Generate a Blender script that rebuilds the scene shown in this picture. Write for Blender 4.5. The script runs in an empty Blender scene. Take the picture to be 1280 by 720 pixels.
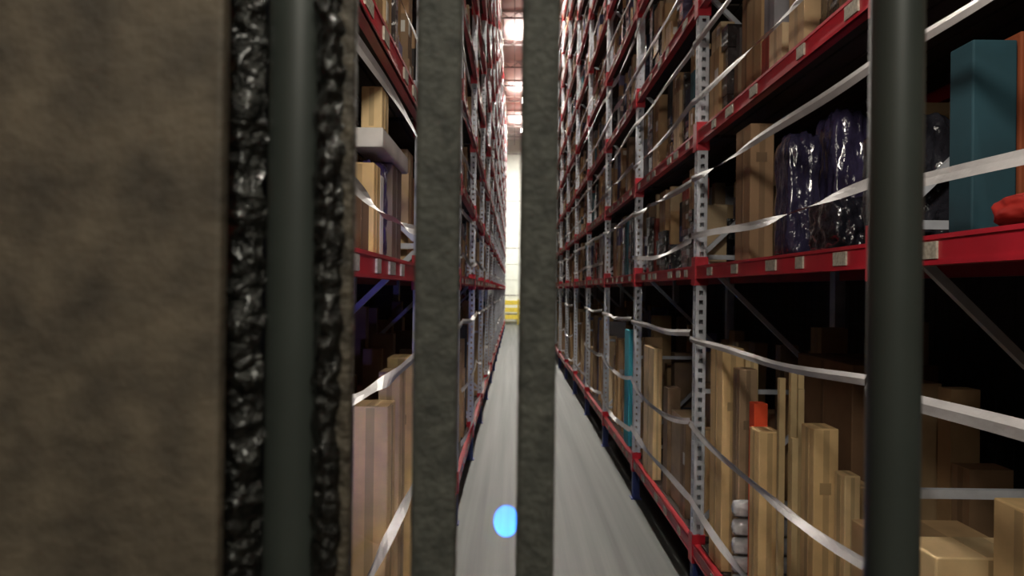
import bpy, math, random, bmesh
from mathutils import Vector, Matrix, noise
random.seed(7)
sc = bpy.context.scene
col = sc.collection
try:
    sc.view_settings.view_transform = 'Standard'
except Exception: pass

# ------------------------------------------------------------ materials
def mat(name, base=(.5,.5,.5), rough=.6, metal=0, attr=False, nscale=8, namt=.25, bump=0, bscale=30, coat=0, emis=None, estr=0, stretch=None, col2=None, contrast=None, spec=.5):
    m = bpy.data.materials.new(name); m.use_nodes = True
    nt = m.node_tree; N = nt.nodes; L = nt.links
    b = N['Principled BSDF']
    b.inputs['Roughness'].default_value = rough
    b.inputs['Metallic'].default_value = metal
    b.inputs['Specular IOR Level'].default_value = spec
    tc = N.new('ShaderNodeTexCoord')
    mp = N.new('ShaderNodeMapping')
    if stretch: mp.inputs['Scale'].default_value = stretch
    L.new(tc.outputs['Object'], mp.inputs['Vector'])
    nz = N.new('ShaderNodeTexNoise'); nz.inputs['Scale'].default_value = nscale; nz.inputs['Detail'].default_value = 6
    L.new(mp.outputs['Vector'], nz.inputs['Vector'])
    rp = N.new('ShaderNodeValToRGB')
    lo, hi = contrast or (.3, .7)
    rp.color_ramp.elements[0].position = lo; rp.color_ramp.elements[1].position = hi
    if col2:
        rp.color_ramp.elements[0].color = (*col2, 1); rp.color_ramp.elements[1].color = (*base, 1)
    else:
        a = 1-namt
        rp.color_ramp.elements[0].color = (a, a, a, 1); rp.color_ramp.elements[1].color = (1, 1, 1, 1)
    L.new(nz.outputs['Fac'], rp.inputs['Fac'])
    if col2:
        L.new(rp.outputs['Color'], b.inputs['Base Color'])
    else:
        mx = N.new('ShaderNodeMix'); mx.data_type = 'RGBA'; mx.blend_type = 'MULTIPLY'; mx.inputs[0].default_value = 1
        L.new(rp.outputs['Color'], mx.inputs[6])
        if attr:
            at = N.new('ShaderNodeAttribute'); at.attribute_name = 'Col'
            L.new(at.outputs['Color'], mx.inputs[7])
        else:
            mx.inputs[7].default_value = (*base, 1)
        L.new(mx.outputs[2], b.inputs['Base Color'])
    if bump:
        n2 = N.new('ShaderNodeTexNoise'); n2.inputs['Scale'].default_value = bscale; n2.inputs['Detail'].default_value = 4
        L.new(mp.outputs['Vector'], n2.inputs['Vector'])
        bp = N.new('ShaderNodeBump'); bp.inputs['Strength'].default_value = bump; bp.inputs['Distance'].default_value = .02
        L.new(n2.outputs['Fac'], bp.inputs['Height']); L.new(bp.outputs['Normal'], b.inputs['Normal'])
    if coat: b.inputs['Coat Weight'].default_value = coat
    if emis:
        b.inputs['Emission Color'].default_value = (*emis, 1); b.inputs['Emission Strength'].default_value = estr
    return m

M_card = mat('cardboard', attr=True, rough=.8, nscale=5, namt=.3)
M_wrap = mat('plastic_wrap', attr=True, rough=.18, nscale=6, namt=.5, bump=1, bscale=14, coat=.6)
M_white = mat('galvanised_paint', (.60,.63,.69), .4, .15, nscale=10, namt=.3)
M_red = mat('red_beam_paint', (.52,.018,.035), .4, nscale=4, namt=.35)
M_blue = mat('blue_foot_paint', (.03,.05,.20), .5)
M_deck = mat('deck_board', (.04,.028,.022), .8)
M_wire = mat('dark_wire', (.06,.06,.065), .5, .6)
M_label = mat('shelf_label', (.5,.46,.38), .6, nscale=60, namt=.5)
M_strap = mat('white_strap', (.48,.46,.46), .4, nscale=5, namt=.4, bump=.15, bscale=18, stretch=(1,.6,1))
M_black = mat('navy_black', (.012,.014,.025), .8)  # near-black navy base colour

# ------------------------------------------------------------ mesh builder
class MB:
    def __init__(s, mats): s.v=[]; s.f=[]; s.m=[]; s.c=[]; s.mats=mats
    def box(s, x0,x1,y0,y1,z0,z1, m=0, c=(1,1,1), rz=0, lean=(0,0)):
        if x0>x1: x0,x1=x1,x0
        n=len(s.v); cx=(x0+x1)/2; cy=(y0+y1)/2
        co,si=math.cos(rz),math.sin(rz)
        for (x,y,z) in [(x0,y0,z0),(x1,y0,z0),(x1,y1,z0),(x0,y1,z0),(x0,y0,z1),(x1,y0,z1),(x1,y1,z1),(x0,y1,z1)]:
            dx,dy=x-cx,y-cy
            X=cx+dx*co-dy*si; Y=cy+dx*si+dy*co
            if z==z1: X+=lean[0]; Y+=lean[1]
            s.v.append((X,Y,z))
        for q in [(0,3,2,1),(4,5,6,7),(0,1,5,4),(1,2,6,5),(2,3,7,6),(3,0,4,7)]:
            s.f.append(tuple(n+i for i in q)); s.m.append(m); s.c.append(c)
    def bar(s, p, q, w, t, m=0, c=(1,1,1), up=(0,1,0)):
        p=Vector(p); q=Vector(q); d=(q-p).normalized(); u=Vector(up); a=d.cross(u).normalized(); b=a.cross(d).normalized()
        n=len(s.v)
        for e in (p,q):
            for (i,j) in ((-1,-1),(1,-1),(1,1),(-1,1)):
                s.v.append(tuple(e+a*i*w/2+b*j*t/2))
        for f in [(0,1,2,3),(7,6,5,4),(0,4,5,1),(1,5,6,2),(2,6,7,3),(3,7,4,0)]:
            s.f.append(tuple(n+i for i in f)); s.m.append(m); s.c.append(c)
    def quad(s, pts, m=0, c=(1,1,1)):
        n=len(s.v); s.v+= [tuple(p) for p in pts]; s.f.append(tuple(range(n,n+len(pts)))); s.m.append(m); s.c.append(c)
    def obj(s, name, parent=None, bevel=0, smooth=False):
        me=bpy.data.meshes.new(name); me.from_pydata(s.v,[],s.f)
        for mm in s.mats: me.materials.append(mm)
        me.polygons.foreach_set('material_index', s.m)
        ca=me.color_attributes.new('Col','FLOAT_COLOR','CORNER')
        data=[]
        for f,c in zip(s.f,s.c):
            for _ in f: data += [c[0],c[1],c[2],1]
        ca.data.foreach_set('color', data)
        if smooth: me.polygons.foreach_set('use_smooth',[True]*len(s.f))
        me.update()
        o=bpy.data.objects.new(name,me); col.objects.link(o)
        if parent: o.parent=parent
        if bevel:
            b=o.modifiers.new('bevel','BEVEL'); b.width=bevel; b.segments=2; b.limit_method='ANGLE'
        return o
def empty(name, loc=(0,0,0)):
    e=bpy.data.objects.new(name,None); e.location=loc; col.objects.link(e); return e

# ------------------------------------------------------------ dims
CH=2.41; XR=1.40; XL=-.56; D=1.15; BAY=2.8; YEND=46.2
ROOF=12.9
LEVR=[.47,2.61]+[2.61+1.04*i for i in range(1,9)]
LEVL=[.47,2.55]+[2.55+.97*i for i in range(1,10)]

# ------------------------------------------------------------ room
M_floor = mat('polished_concrete', (.135,.14,.133), .55, nscale=1.3, stretch=(6,.1,1), col2=(.065,.069,.067), contrast=(.3,.7), bump=.03, bscale=8, spec=.35)
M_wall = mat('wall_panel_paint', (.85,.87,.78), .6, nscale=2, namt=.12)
M_dwall= mat('unlit_wall_tone', (.06,.06,.065), .8)  # dark base colour stands in for the unlit space behind the racks
M_ceil = mat('ceiling_deck', (.74,.64,.62), .7, nscale=2, namt=.1)
M_steel= mat('joist_steel', (.33,.30,.30), .6)
M_yel  = mat('yellow_paint', (.80,.62,.08), .5)
X0=XL-D-.35; X1=XR+D+.35; Y0=-7; Y1=50.5
def slab(name,x0,x1,y0,y1,z0,z1,m):
    b=MB([m]); b.box(x0,x1,y0,y1,z0,z1); return b.obj(name)
slab('floor',X0-.2,X1+.2,Y0-.2,Y1+.2,-.2,0,M_floor)
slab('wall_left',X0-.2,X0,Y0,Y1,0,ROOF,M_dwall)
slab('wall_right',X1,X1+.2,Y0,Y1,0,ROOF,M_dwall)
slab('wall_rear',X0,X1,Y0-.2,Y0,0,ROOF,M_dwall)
b=MB([M_wall,M_steel])
b.box(X0,X1,Y1,Y1+.2,0,ROOF)
for i in range(12):
    z=1.1*i+.9; b.box(X0,X1,Y1-.03,Y1,z,z+.05,1 if i%3==1 else 0)
for x in (-.35,.12,.75,1.6): b.box(x,x+.05,Y1-.06,Y1,0,ROOF,0)
b.obj('wall_far')
slab('ceiling',X0-.2,X1+.2,Y0-.2,Y1+.2,ROOF,ROOF+.2,M_ceil)
b=MB([M_steel,M_ceil])
y=Y0+1
while y<Y1:
    b.box(X0,X1,y,y+.07,ROOF-.08,ROOF,1); b.box(X0,X1,y,y+.07,ROOF-.31,ROOF-.26)
    x=X0; k=0
    while x<X1-.3:
        b.bar((x,y+.035,ROOF-.28 if k%2 else ROOF-.06),(x+.35,y+.035,ROOF-.06 if k%2 else ROOF-.28),.02,.02); x+=.35; k+=1
    y+=3.0
b.box(.40,.44,Y0,Y1,ROOF-.36,ROOF-.31)
b.box(-.13,-.09,Y0,Y1,ROOF-.36,ROOF-.31)
b.obj('ceiling_joists')
b=MB([M_yel])
for x in (X0+.3,-.9,.3,1.5,X1-.3): b.box(x-.06,x+.06,Y1-.5,Y1-.38,0,1.75)
for z in (.35,.85,1.35): b.box(X0+.2,X1-.2,Y1-.56,Y1-.5,z,z+.30)
b.obj('yellow_guard_barrier',bevel=.01)

# ------------------------------------------------------------ ceiling lamps
M_lamp=mat('lamp_diffuser',(1,1,1),.4,emis=(1,.96,.9),estr=14)
M_hous=mat('lamp_housing',(.7,.7,.7),.4,.3)
for i,yy in enumerate((-2,5,13,21,29,37,44)):
    e=empty('high_bay_lamp',(.42,yy,ROOF-.75))
    b=MB([M_hous,M_lamp])
    b.box(-.16,.16,-.6,.6,0,.06); b.box(-.13,.13,-.56,.56,-.012,0,1); b.box(-.10,.10,-.5,.5,.06,.068,1)
    for sy in (-.4,.4): b.box(-.01,.01,sy-.01,sy+.01,.06,.387)
    b.obj('housing',e,bevel=.004)
    ld=bpy.data.lights.new('lamp_light','AREA'); ld.shape='RECTANGLE'; ld.size=.3; ld.size_y=1.2; ld.energy=450; ld.color=(1,.94,.83)
    if yy==37: ld.energy=800
    if yy==44: ld.energy=2100; ld.color=(1,.97,.9)
    lo=bpy.data.objects.new('lamp_light',ld); lo.location=(0,0,-.04); lo.parent=e; col.objects.link(lo)
    ld=bpy.data.lights.new('ceiling_fill_light','AREA'); ld.shape='RECTANGLE'; ld.size=.2; ld.size_y=1; ld.energy=85; ld.color=(1,.93,.87)  # upward area light added to brighten the ceiling
    lo=bpy.data.objects.new('ceiling_fill_light',ld); lo.location=(0,0,.09); lo.rotation_euler=(math.pi,0,0); lo.parent=e; col.objects.link(lo)

# ------------------------------------------------------------ racks
def rack(side):
    sg = 1 if side=='R' else -1
    F = XR if side=='R' else XL
    LEV = LEVR if side=='R' else LEVL
    TOP=LEV[-1]+.9
    off = 0 if side=='R' else -1.0
    root=empty('pallet_rack',(F+sg*D/2,20,0))
    inv=Matrix.Translation((-(F+sg*D/2),-20,0))
    ys=[]; y=off-BAY if side=='R' else off
    while y<YEND: ys.append(y); y+=BAY
    def X(d): return F+sg*d
    fr=MB([M_white,M_blue,M_wire]); bm=MB([M_red,M_label]); dk=MB([M_deck,M_wire])
    for k,y in enumerate(ys):
        near = -1<y<24
        h=.045
        for d0 in (0,D-.08):
            if near and d0==0:
                zt=8.5
                fr.box(X(0),X(.004),y-h,y-.018,LEV[0],zt)
                fr.box(X(0),X(.004),y+.018,y+h,LEV[0],zt)
                z=LEV[0]
                while z<zt:
                    fr.box(X(.0),X(.004),y-.018,y+.018,z,z+.035); z+=.075
                for s2 in (-1,1): 
                    fr.box(X(.004),X(.025),y+s2*h-.002,y+s2*h+.002,LEV[0],zt)
                    fr.box(X(.055),X(.08),y+s2*h-.002,y+s2*h+.002,LEV[0],zt)
                    z=LEV[0]
                    while z<zt:
                        fr.box(X(.025),X(.055),y+s2*h-.002,y+s2*h+.002,z,z+.04); z+=.075
                fr.box(X(.074),X(.078),y-h+.004,y+h-.004,LEV[0],zt,2)
                fr.box(X(0),X(.08),y-h,y+h,zt,TOP)
                fr.box(X(0),X(.08),y-h,y+h,0,LEV[0],1)
            else:
                fr.box(X(d0),X(d0+.08),y-h,y+h,LEV[0],TOP)
                fr.box(X(d0),X(d0+.08),y-h,y+h,0,LEV[0],1)
            fr.box(X(d0-.02),X(d0+.1),y-.07,y+.07,0,.012,1)
        z=.6; t=1
        while z<TOP-1.1:
            fr.bar((X(.08),y,z),(X(D-.08),y,z),.035,.03)
            a,bq=(X(.08),X(D-.08)) if t%2==0 else (X(D-.08),X(.08))
            fr.bar((a,y,z+1.0),(bq,y,z+.04),.035,.03)
            z+=1.04; t+=1
        for z in LEV:
            bm.box(X(-.012),X(.09),y-.056,y+.056,z-.15,z+.07,0)
    for k in range(len(ys)-1):
        ya,yb=ys[k]+.05,ys[k+1]-.05
        for z in LEV:
            for (d0,d1) in ((0,.05),(D-.05,D)):
                bm.box(X(d0),X(d1),ya,yb,z-.10,z)
                bm.box(X(d0-.006) if d0==0 else X(d1+.006),X(d0+.01) if d0==0 else X(d1-.01),ya,yb,z-.10,z-.085)
                bm.box(X(d0-.006) if d0==0 else X(d1+.006),X(d0+.01) if d0==0 else X(d1-.01),ya,yb,z-.015,z)
            if ya<20:
                yy=ya+random.uniform(.1,.35)
                while yy<yb-.15:
                    bm.box(X(-.009),X(0),yy,yy+random.choice((.09,.12,.15)),z-.08,z-.022,1)
                    yy+=random.uniform(.25,.75)
            n=7
            for i in range(n):
                a=.06+i*(D-.12)/n
                dk.box(X(a),X(a+.13),ya,yb,z-.03,z-.004)
        yy=ya
        step=.14 if ya<12 else .5
        while yy<yb: dk.box(X(D+.01),X(D+.016),yy,yy+.006,.4,TOP,1); yy+=step
        z=.5
        while z<TOP: dk.box(X(D+.01),X(D+.016),ya,yb,z,z+.006,1); z+=step
    st=MB([M_strap])
    def strap(ya,yb,z,w=.05,sag=.05,tw=0,za=0,zb=0,bul=0):
        n=26; ph=random.uniform(.2,.8); prev=None
        for i in range(n+1):
            t=i/n; y=ya+(yb-ya)*t
            s=4*t*(1-t)
            zz=z+za*(1-t)+zb*t-sag*s+.008*math.sin(t*9+z*7)
            a=tw*math.exp(-((t-ph)/.13)**2)+.25*math.sin(t*7+z)
            dx=math.sin(a)*w/2; dz=math.cos(a)*w/2
            fold=.006*math.sin(z*31)
            xx=X(-.03-bul*s)
            cur=((xx-dx*sg,y,zz-dz),(xx-sg*fold,y,zz+dz*.15),(xx+dx*sg,y,zz+dz))
            if prev:
                st.quad((prev[0],cur[0],cur[1],prev[1])); st.quad((prev[1],cur[1],cur[2],prev[2]))
            prev=cur
    for k in range(len(ys)-1):
        ya,yb=ys[k],ys[k+1]
        for li,z in enumerate(LEV):
            hs=(.33,.92,1.60) if li==0 else (.22,.67)
            for j,hh in enumerate(hs):
                if ya>4 and random.random()<.08: continue
                if ya>25 and li>6: continue
                sag=random.uniform(.0,.07) if li else random.uniform(.02,.16)
                if hh==1.60: sag*=.25
                strap(ya,yb,z+hh,random.uniform(.042,.058),sag,random.choice((0,.5,1.0,1.7)),random.uniform(-.03,.03),random.uniform(-.03,.03),bul=random.uniform(0,.03))
    for (mb,nm) in ((fr,'upright_frames'),(bm,'beams'),(dk,'shelf_decks'),(st,'strapping_bands')):
        o=mb.obj(nm,root); o.data.transform(inv)
    return ys
ysL=rack('L'); ysR=rack('R')

# ------------------------------------------------------------ goods
KR=[(.54,.35,.17),(.44,.28,.14),(.60,.41,.22),(.36,.22,.12),(.62,.46,.28),(.26,.17,.10)]
OT=[(.03,.03,.035),(.05,.06,.10),(.42,.42,.44),(.10,.12,.24),(.25,.24,.26),(.06,.05,.05),(.06,.18,.22),(.35,.06,.04),(.22,.2,.34)]
LB=(.68,.66,.6)
def jit(c,a=.12): 
    k=1+random.uniform(-a,a); return tuple(min(1,v*k) for v in c)
keep=[]
def carton_into(g, X, d0,d1,y0,y1,z0,z1,c,m=0,rz=0,lean=(0,0),detail=True):
    g.box(X(d0),X(d1),y0,y1,z0,z1,m,c,rz,lean)
    if detail and m==0 and rz==0 and lean==(0,0):
        w=y1-y0; h=z1-z0
        s=-1 if X(1)>X(0) else 1
        fx=X(d0)
        if w>.12:
            g.box(fx,fx+s*.0015,(y0+y1)/2-.022,(y0+y1)/2+.022,z0+.005,z1-.003,0,tuple(v*.72 for v in c))
            if random.random()<.4:
                g.box(fx,fx+s*.003,y0+w*.1,y0+w*.4,z0+h*.55,z0+h*.55+min(.1,h*.3),0,LB)
        if random.random()<.2:
            xa,xb=X(d0+.02),X(min(d1-.01,d0+.08))
            g.box(xa,xb,y0-.002,y0,z0+h*.6,z0+h*.6+min(.07,h*.25),0,LB)
def bundle_into(g, X, d0,d1,y0,y1,z0,z1,c):
    n=random.randint(3,6); z=z0
    for i in range(n):
        zz=z0+(z1-z0)*(i+1)/n; a=random.uniform(0,.018); b2=random.uniform(0,.018)
        g.box(X(d0+a),X(d1-b2),y0+b2,y1-a,z,zz-.004,1,jit(c,.3),random.uniform(-.05,.05)); z=zz
def fill(side):
    sg = 1 if side=='R' else -1
    F = XR if side=='R' else XL
    LEV = LEVR if side=='R' else LEVL
    ys=ysR if side=='R' else ysL
    dim=.85 if side=='R' else 1.1  # light level put into goods colours of upper shelves: darker right, lighter left
    X=lambda d:F+sg*d
    g=MB([M_card,M_wrap])
    for k in range(len(ys)-1):
        for li,z in enumerate(LEV):
            ya,yb=ys[k]+.08,ys[k+1]-.08
            clear=(LEV[li+1]-.12-z) if li+1<len(LEV) else .9
            far=ya>20
            rows=(.07,.44,.79) if not far else (.07,.5)
            for ri,r in enumerate(rows):
                y=ya+random.uniform(0,.1)
                while y<yb-.08:
                    if li==0:
                        w=random.uniform(.06,.2); dep=random.uniform(.1,.26); h=random.uniform(.8,1.55)+(.12*ri)
                        if random.random()<.1: w=random.uniform(.3,.6); h=random.uniform(.4,1.1)
                        gap=random.uniform(0,.12) if random.random()<.85 else random.uniform(.2,.5)
                    else:
                        w=random.uniform(.06,.32); dep=random.uniform(.12,.28); h=random.uniform(.2,.88)
                        gap=random.uniform(.01,.05) if random.random()<.85 else random.uniform(.12,.3)
                    if far: w*=1.6
                    h=min(h,clear-.03); y1=min(y+w,yb)
                    rs=any(s==side and l==li and y<e1 and y1>e0 and r<dd for (s,l,e0,e1,dd) in keep)
                    if not rs and y1-y>.04:
                        q=random.random(); d0=r+random.uniform(0,.08)
                        if li==0:
                            c=jit(random.choice(KR if q<.85 else OT),.25); m=0 if q<.94 else 1
                        else:
                            c=jit(random.choice(KR if q<.5 else OT),.25); m=0 if q<.62 else 1
                            if m==1 and q<.88: c=jit(random.choice(OT[:2]+[OT[5],OT[8]]))
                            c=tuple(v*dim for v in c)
                        ln=(0,0)
                        if li==0 and random.random()<.3: ln=(sg*random.uniform(0,.05),random.uniform(-.05,.05) if gap>.06 else 0)
                        if m==1 and not far: bundle_into(g,X,d0,d0+dep,y,y1,z,z+h,c)
                        else: carton_into(g,X,d0,d0+dep,y,y1,z,z+h,c,m,0,ln,not far)
                        zt=z+h
                        while li>0 and z+clear-zt>.2 and random.random()<.7:
                            h2=random.uniform(.1,min(.35,z+clear-zt-.05))
                            carton_into(g,X,d0+.01,d0+dep-.02,y+.005,y1-.01,zt,zt+h2,tuple(v*dim for v in jit(random.choice(KR if random.random()<.7 else OT),.3)),0,0,(0,0),not far)
                            zt+=h2
                    y=y1+gap
    return g.obj('stacked_warehouse_goods')
keep += [('R',0,1.9,5.5,.6),('R',0,7.2,8.1,.3),('R',0,8.9,9.5,.3),('R',1,1.9,5.2,.6),('L',0,2.9,5.3,.5),('L',1,2.7,4.4,.5)]
fill('R'); fill('L')

def single(name, side, x0,x1,y0,y1,z0,z1,c,m=0,lean=(0,0),bev=.006,stripes=True,lab=True):
    g=MB([M_card,M_wrap]); cx,cy=(x0+x1)/2,(y0+y1)/2
    g.box(x0-cx,x1-cx,y0-cy,y1-cy,0,z1-z0,m,c,0,lean)
    o=g.obj(name,bevel=bev); o.location=(cx,cy,z0)
    if stripes and m==0 and lean==(0,0):
        t=MB([M_card]); w=y1-y0;h=z1-z0; dk=tuple(v*.7 for v in c)
        fx=(x0-cx-.0015) if side=='R' else (x1-cx+.0015)
        t.box(fx-.0015,fx+.0015,-.02,.02,.01,h-.01,0,dk)
        t.box(-(x1-x0)*.12,(x1-x0)*.12,-w/2-.0015,-w/2+.001,.01,h-.008,0,dk)
        t.box(-(x1-x0)*.12,(x1-x0)*.12,-w/2+.008,w/2-.008,h-.001,h+.0015,0,dk)
        if lab: t.box(-(x1-x0)*.25,(x1-x0)*.2,-w/2-.003,-w/2+.001,h*.72,h*.72+.06,0,tuple(v*.55 for v in c))
        tt=t.obj('tape_and_label'); tt.parent=o
    return o
Z0=LEVR[0]; Z1=LEVR[1]; ZL=LEVL[1]
T1=(.76,.52,.25); T2=(.58,.38,.19); T3=(.82,.60,.32); DK=(.20,.11,.055)
single('long_cardboard_carton','R',1.47,1.60,4.3,4.47,Z0,1.58,T1,lab=False)
single('orange_carton','R',1.50,1.585,4.48,4.58,Z0,1.72,(.95,.10,.03),stripes=False)
for i,(x,y,zt) in enumerate([(1.53,4.14,1.92),(1.58,4.10,1.97),(1.63,4.12,1.86),(1.56,4.02,1.6),(1.66,4.2,1.95)]):
    single('wooden_batten','R',x,x+.035,y,y+.035,Z0,zt,jit((.62,.46,.24)),bev=.002,stripes=False)
single('long_cardboard_carton','R',1.58,1.71,3.78,3.95,Z0,1.70,T1)
single('long_cardboard_carton','R',1.66,1.74,3.60,3.72,Z0,1.50,T3,lab=False)
single('long_cardboard_carton','R',1.75,1.86,3.7,3.85,Z0,1.42,T2)
single('long_cardboard_carton','R',1.45,1.60,5.0,5.3,Z0,2.02,T1)
single('long_cardboard_carton','R',1.61,1.70,5.0,5.2,Z0,1.95,T3,lab=False)
single('long_cardboard_carton','R',1.50,1.62,4.78,4.92,Z0,1.9,(.40,.27,.16))
single('long_cardboard_carton','R',1.44,1.53,7.4,7.95,Z0,1.82,T3,lab=False)
single('turquoise_carton','R',1.44,1.54,9.0,9.35,Z0,1.92,(.05,.42,.52),stripes=False)
single('cardboard_box','R',1.95,2.45,4.15,4.95,Z0,2.0,DK)
single('cardboard_box','R',1.60,1.95,2.15,2.4,Z0,1.74,T1)
single('cardboard_box','R',1.60,2.1,3.0,3.4,Z0,1.35,T2)
single('cardboard_box','R',1.47,1.95,2.5,2.72,Z0,1.50,T3)
def lathe(name, prof, loc, m, seg=28, rot=(0,0,0), c=(1,1,1), parent=None, wob=0):
    mb=MB([m]); n=seg
    for (r,z) in prof:
        for i in range(n):
            a=2*math.pi*i/n; rr=r*(1+wob*noise.noise(Vector((math.cos(a)*2,math.sin(a)*2,z*9))))
            mb.v.append((rr*math.cos(a),rr*math.sin(a),z))
    for j in range(len(prof)-1):
        for i in range(n):
            mb.f.append((j*n+i,j*n+(i+1)%n,(j+1)*n+(i+1)%n,(j+1)*n+i)); mb.m.append(0); mb.c.append(c)
    mb.f.append(tuple(range(n))[::-1]); mb.m.append(0); mb.c.append(c)
    k=(len(prof)-1)*n; mb.f.append(tuple(range(k,k+n))); mb.m.append(0); mb.c.append(c)
    o=mb.obj(name,parent,smooth=True); o.location=loc; o.rotation_euler=rot; return o
for z in (.53,.65,.77,.89,1.01):
    lathe('wrapped_roll',[(.03,0),(.05,.01),(.056,.05),(.058,.4),(.05,.45),(.03,.46)],(1.43,4.67,z),M_wrap,rot=(0,math.radians(90),0),c=(.5,.5,.52),wob=.15)
# mid level
single('teal_carton','R',1.53,1.68,2.42,2.55,Z1,3.27,(.018,.07,.095),stripes=False)
single('orange_carton','R',1.69,2.05,2.42,2.6,Z1,3.30,(.28,.065,.02),stripes=False)
def sack(name,loc,size,c,seed=0,m=None,pw=3,rgh=1):
    bm=bmesh.new(); bmesh.ops.create_icosphere(bm,subdivisions=5,radius=1)
    for v in bm.verts:
        n=v.co.copy()
        f=1/ max(abs(n.x)**pw+abs(n.y)**pw+abs(n.z)**pw,1e-6)**(1/pw)
        p=n*f
        k=1+.12*noise.noise(p*2.2+Vector((seed,0,0)))+rgh*(.05*noise.noise(p*6+Vector((0,seed,0)))+.03*abs(noise.noise(Vector((p.x*5,p.y*5,p.z*11+seed)))))
        v.co=Vector((p.x*size[0]*k,p.y*size[1]*k,max(p.z*k,-1)*size[2]))
    me=bpy.data.meshes.new(name); bm.to_mesh(me); bm.free()
    me.polygons.foreach_set('use_smooth',[True]*len(me.polygons))
    ca=me.color_attributes.new('Col','FLOAT_COLOR','CORNER')
    ca.data.foreach_set('color',[c[0],c[1],c[2],1]*len(me.loops))
    me.materials.append(m or M_wrap)
    o=bpy.data.objects.new(name,me); o.location=(loc[0],loc[1],loc[2]+size[2]); col.objects.link(o)
sack('red_bag',(1.66,2.22,Z1),(.16,.12,.06),(.55,.03,.02),3,M_card,pw=2.6,rgh=.4)
sack('black_wrapped_bundle',(1.60,4.10,Z1),(.09,.12,.34),(.04,.035,.08),5,pw=9)
sack('black_wrapped_bundle',(1.83,4.05,Z1),(.10,.14,.40),(.06,.05,.12),9,pw=9)
sack('black_wrapped_bundle',(1.60,3.55,Z1),(.10,.16,.13),(.02,.02,.03),12,pw=7)
sack('black_wrapped_bundle',(1.66,3.05,Z1),(.12,.18,.26),(.03,.03,.04),15,pw=8)
single('cardboard_box','R',1.48,1.63,4.55,4.85,Z1,3.48,(.36,.22,.12))
single('cardboard_box','R',1.66,1.9,4.5,4.9,Z1,3.1,(.28,.18,.11))
# left rack
single('cardboard_box','L',-.80,-.62,3.58,3.80,Z0,1.82,(.88,.62,.34),lab=False)
single('cardboard_box','L',-.80,-.62,4.55,4.8,Z0,1.97,T1)
single('long_cardboard_carton','L',-.74,-.62,3.95,4.15,Z0,1.95,(.6,.42,.24),lab=False)
single('cardboard_box','L',-.73,-.63,4.9,5.1,Z0,1.75,T3)
single('cardboard_box','L',-.76,-.62,3.15,3.30,ZL,2.96,T1,lab=False)
single('white_carton','L',-.76,-.63,3.36,3.44,ZL,2.94,(.8,.78,.78),stripes=False)
sack('black_wrapped_bundle',(-.74,3.62,ZL),(.08,.11,.24),(.09,.07,.24),21,pw=8)
single('cardboard_box','L',-.80,-.65,3.8,4.1,ZL,3.07,(.24,.18,.16))
single('white_carton','L',-.78,-.63,3.4,4.2,3.076,3.17,(.8,.77,.75),stripes=False)
single('cardboard_box','L',-.74,-.64,3.42,3.6,3.171,3.37,T3,lab=False)
single('cardboard_box','L',-.8,-.62,2.75,3.05,ZL,2.8,DK)

# ------------------------------------------------------------ forklift mast and cage
M_plate=mat('worn_mast_plate',(.14,.112,.076),.7,nscale=22,col2=(.055,.045,.032),contrast=(.3,.7),bump=.12,bscale=60)
M_bar  =mat('cage_bar_paint',(.090,.092,.076),.75,nscale=80,col2=(.040,.042,.035),contrast=(.3,.7),bump=.18,bscale=170)
M_tube =mat('cylinder_paint',(.042,.050,.043),.45,nscale=10,namt=.2)
M_grease=mat('greasy_steel',(.035,.035,.03),.22,.5,nscale=60,col2=(.008,.008,.007),bump=.5,bscale=150,coat=.5)
M_rust =mat('rusty_edge',(.12,.10,.07),.6,.2,nscale=60,col2=(.035,.03,.022),bump=.3,bscale=120)
fk=empty('forklift_mast',(0,.55,0))
def part(mb,name,bevel=0,smooth=False):
    o=mb.obj(name,fk,bevel,smooth); o.data.transform(Matrix.Translation((0,-.55,0))); return o
p=MB([M_plate]); p.box(-.46,-.2045,.50,.515,0,5); part(p,'mast_plate',.004)
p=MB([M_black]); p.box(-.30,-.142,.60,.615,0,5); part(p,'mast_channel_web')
p=MB([M_rust]); p.box(-.140,-.1235,.545,.560,0,5); part(p,'mast_flange',.003)
def greasy(name,xa,xb,y,seed,z0=1.9,z1=2.95,amp=.010):
    mb=MB([M_grease]); nx=14; nz=int((z1-z0)/.0028)
    for j in range(nz+1):
        z=z0+(z1-z0)*j/nz
        for i in range(nx+1):
            x=xa+(xb-xa)*i/nx
            q=Vector((x*90,z*90,seed)); 
            d=noise.noise(q)*.6+noise.noise(q*2.3)*.35+noise.noise(Vector((x*30,z*25,seed)))*.5
            ex=noise.noise(Vector((z*60,i*.3,seed+4)))*.004
            arch=math.sin(math.pi*i/nx)
            mb.v.append((x+ex,y-.012*arch-d*amp,z))
    for j in range(nz):
        for i in range(nx):
            a=j*(nx+1)+i; mb.f.append((a,a+1,a+nx+2,a+nx+1)); mb.m.append(0); mb.c.append((1,1,1))
    part(mb,name,0,True)
greasy('lift_chain_grease',-.231,-.194,.558,1.3)
greasy('mast_rail_grease',-.153,-.129,.548,8.1,amp=.009)
for (nm,xx,yy,r,m) in (('lift_cylinder',-.1725,.572,.024,M_tube),('cage_tube',.2897,.55,.0192,M_tube)):
    mb=MB([m]); n=32
    for z in (0.9,4.2):
        for i in range(n): a=2*math.pi*i/n; mb.v.append((xx+r*math.cos(a),yy+r*math.sin(a),z))
    for i in range(n): mb.f.append((i,(i+1)%n,n+(i+1)%n,n+i)); mb.m.append(0); mb.c.append((1,1,1))
    part(mb,nm,0,True)
p=MB([M_bar]); p.box(-.0765,-.0425,.545,.565,.9,4.2); part(p,'cage_bar_wide',.004)
p=MB([M_bar]); p.box(.0035,.0325,.545,.565,.9,4.2); part(p,'cage_bar_narrow',.004)
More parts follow.
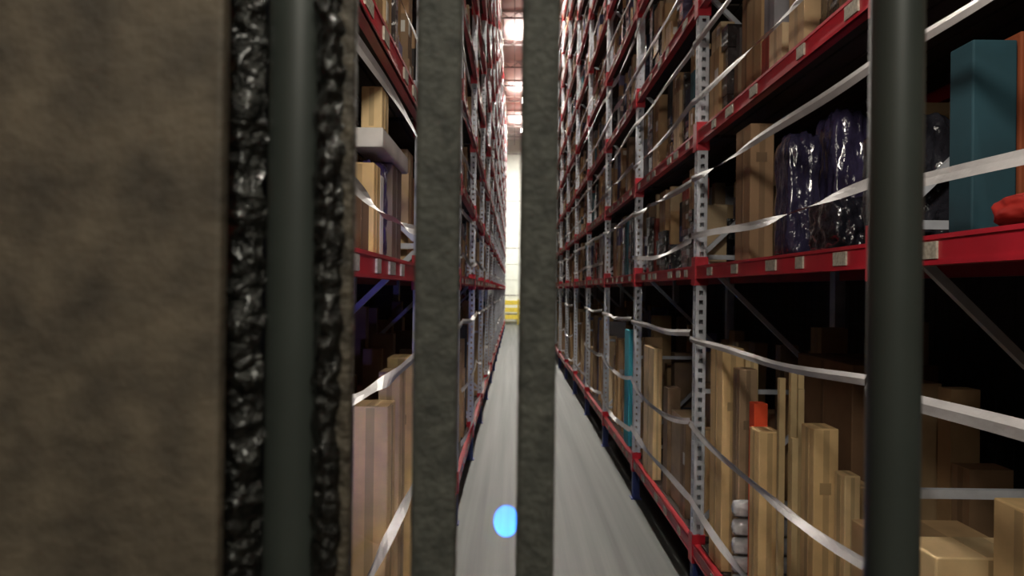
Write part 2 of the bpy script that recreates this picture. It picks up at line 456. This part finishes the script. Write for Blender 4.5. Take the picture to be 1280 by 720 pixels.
p=MB([M_bar]); p.box(-.25,.33,.53,.58,4.18,4.23); p.box(-.25,.33,.53,.58,.9,.95); part(p,'cage_cross_rails',.004)
p=MB([M_plate]); p.box(-.45,.6,-1.2,.5,.75,.9); p.box(-.4,.55,-1.1,.45,0.0,.75); part(p,'operator_platform',.01)
p=MB([M_bar]); p.box(-.06,.02,.60,.68,1.78,1.86); p.box(-.03,-.01,.56,.60,1.81,1.83); part(p,'blue_spot_housing',.005)
def light(name,typ,loc,target,energy,color,**kw):
    ld=bpy.data.lights.new(name,typ); ld.energy=energy; ld.color=color
    for k,v in kw.items(): setattr(ld,k,v)
    o=bpy.data.objects.new(name,ld); col.objects.link(o); o.parent=fk
    o.location=(loc[0],loc[1]-.55,loc[2])
    d=Vector(target)-Vector(loc); o.rotation_euler=d.to_track_quat('-Z','Y').to_euler()
    return o
light('blue_spot_beam','SPOT',(-.02,.70,1.82),(-.055,7.5,0),260000,(.0,.17,1),spot_size=math.radians(2.3),spot_blend=.3,shadow_soft_size=.01)
light('blue_spot_spill','SPOT',(-.02,.72,1.84),(-1.1,4.2,2.1),70,(.22,.2,1),spot_size=math.radians(45),spot_blend=1,shadow_soft_size=.03)
light('work_lamp','SPOT',(.2,.62,4.1),(.3,6.5,1.6),210,(1,.92,.79),spot_size=math.radians(140),spot_blend=1,shadow_soft_size=.2)
light('cab_fill_light','AREA',(.15,-.7,3.5),(-.05,.55,2.3),11.5,(1,.95,.81),size=.5)  # unseen area light added behind the camera to light the mast and bars

# ------------------------------------------------------------ world, camera
w=bpy.data.worlds.new('world'); sc.world=w; w.use_nodes=True
w.node_tree.nodes['Background'].inputs[0].default_value=(.05,.05,.06,1)
w.node_tree.nodes['Background'].inputs[1].default_value=.3
cd=bpy.data.cameras.new('camera'); cam=bpy.data.objects.new('camera',cd); col.objects.link(cam)
cd.sensor_width=36; cd.lens=36*900/1280; cd.clip_start=.02; cd.clip_end=200
cd.dof.use_dof=True; cd.dof.focus_distance=2.2; cd.dof.aperture_fstop=5.6
R=Matrix.Rotation(math.radians(90),4,'X')
roll=Matrix.Rotation(math.radians(.7),4,'Z')
yaw=Matrix.Rotation(math.atan(3/900),4,'Z'); pit=Matrix.Rotation(math.atan(2/900),4,'X')
cam.matrix_world=Matrix.Translation((0,0,CH))@yaw@R@pit@roll
sc.camera=cam
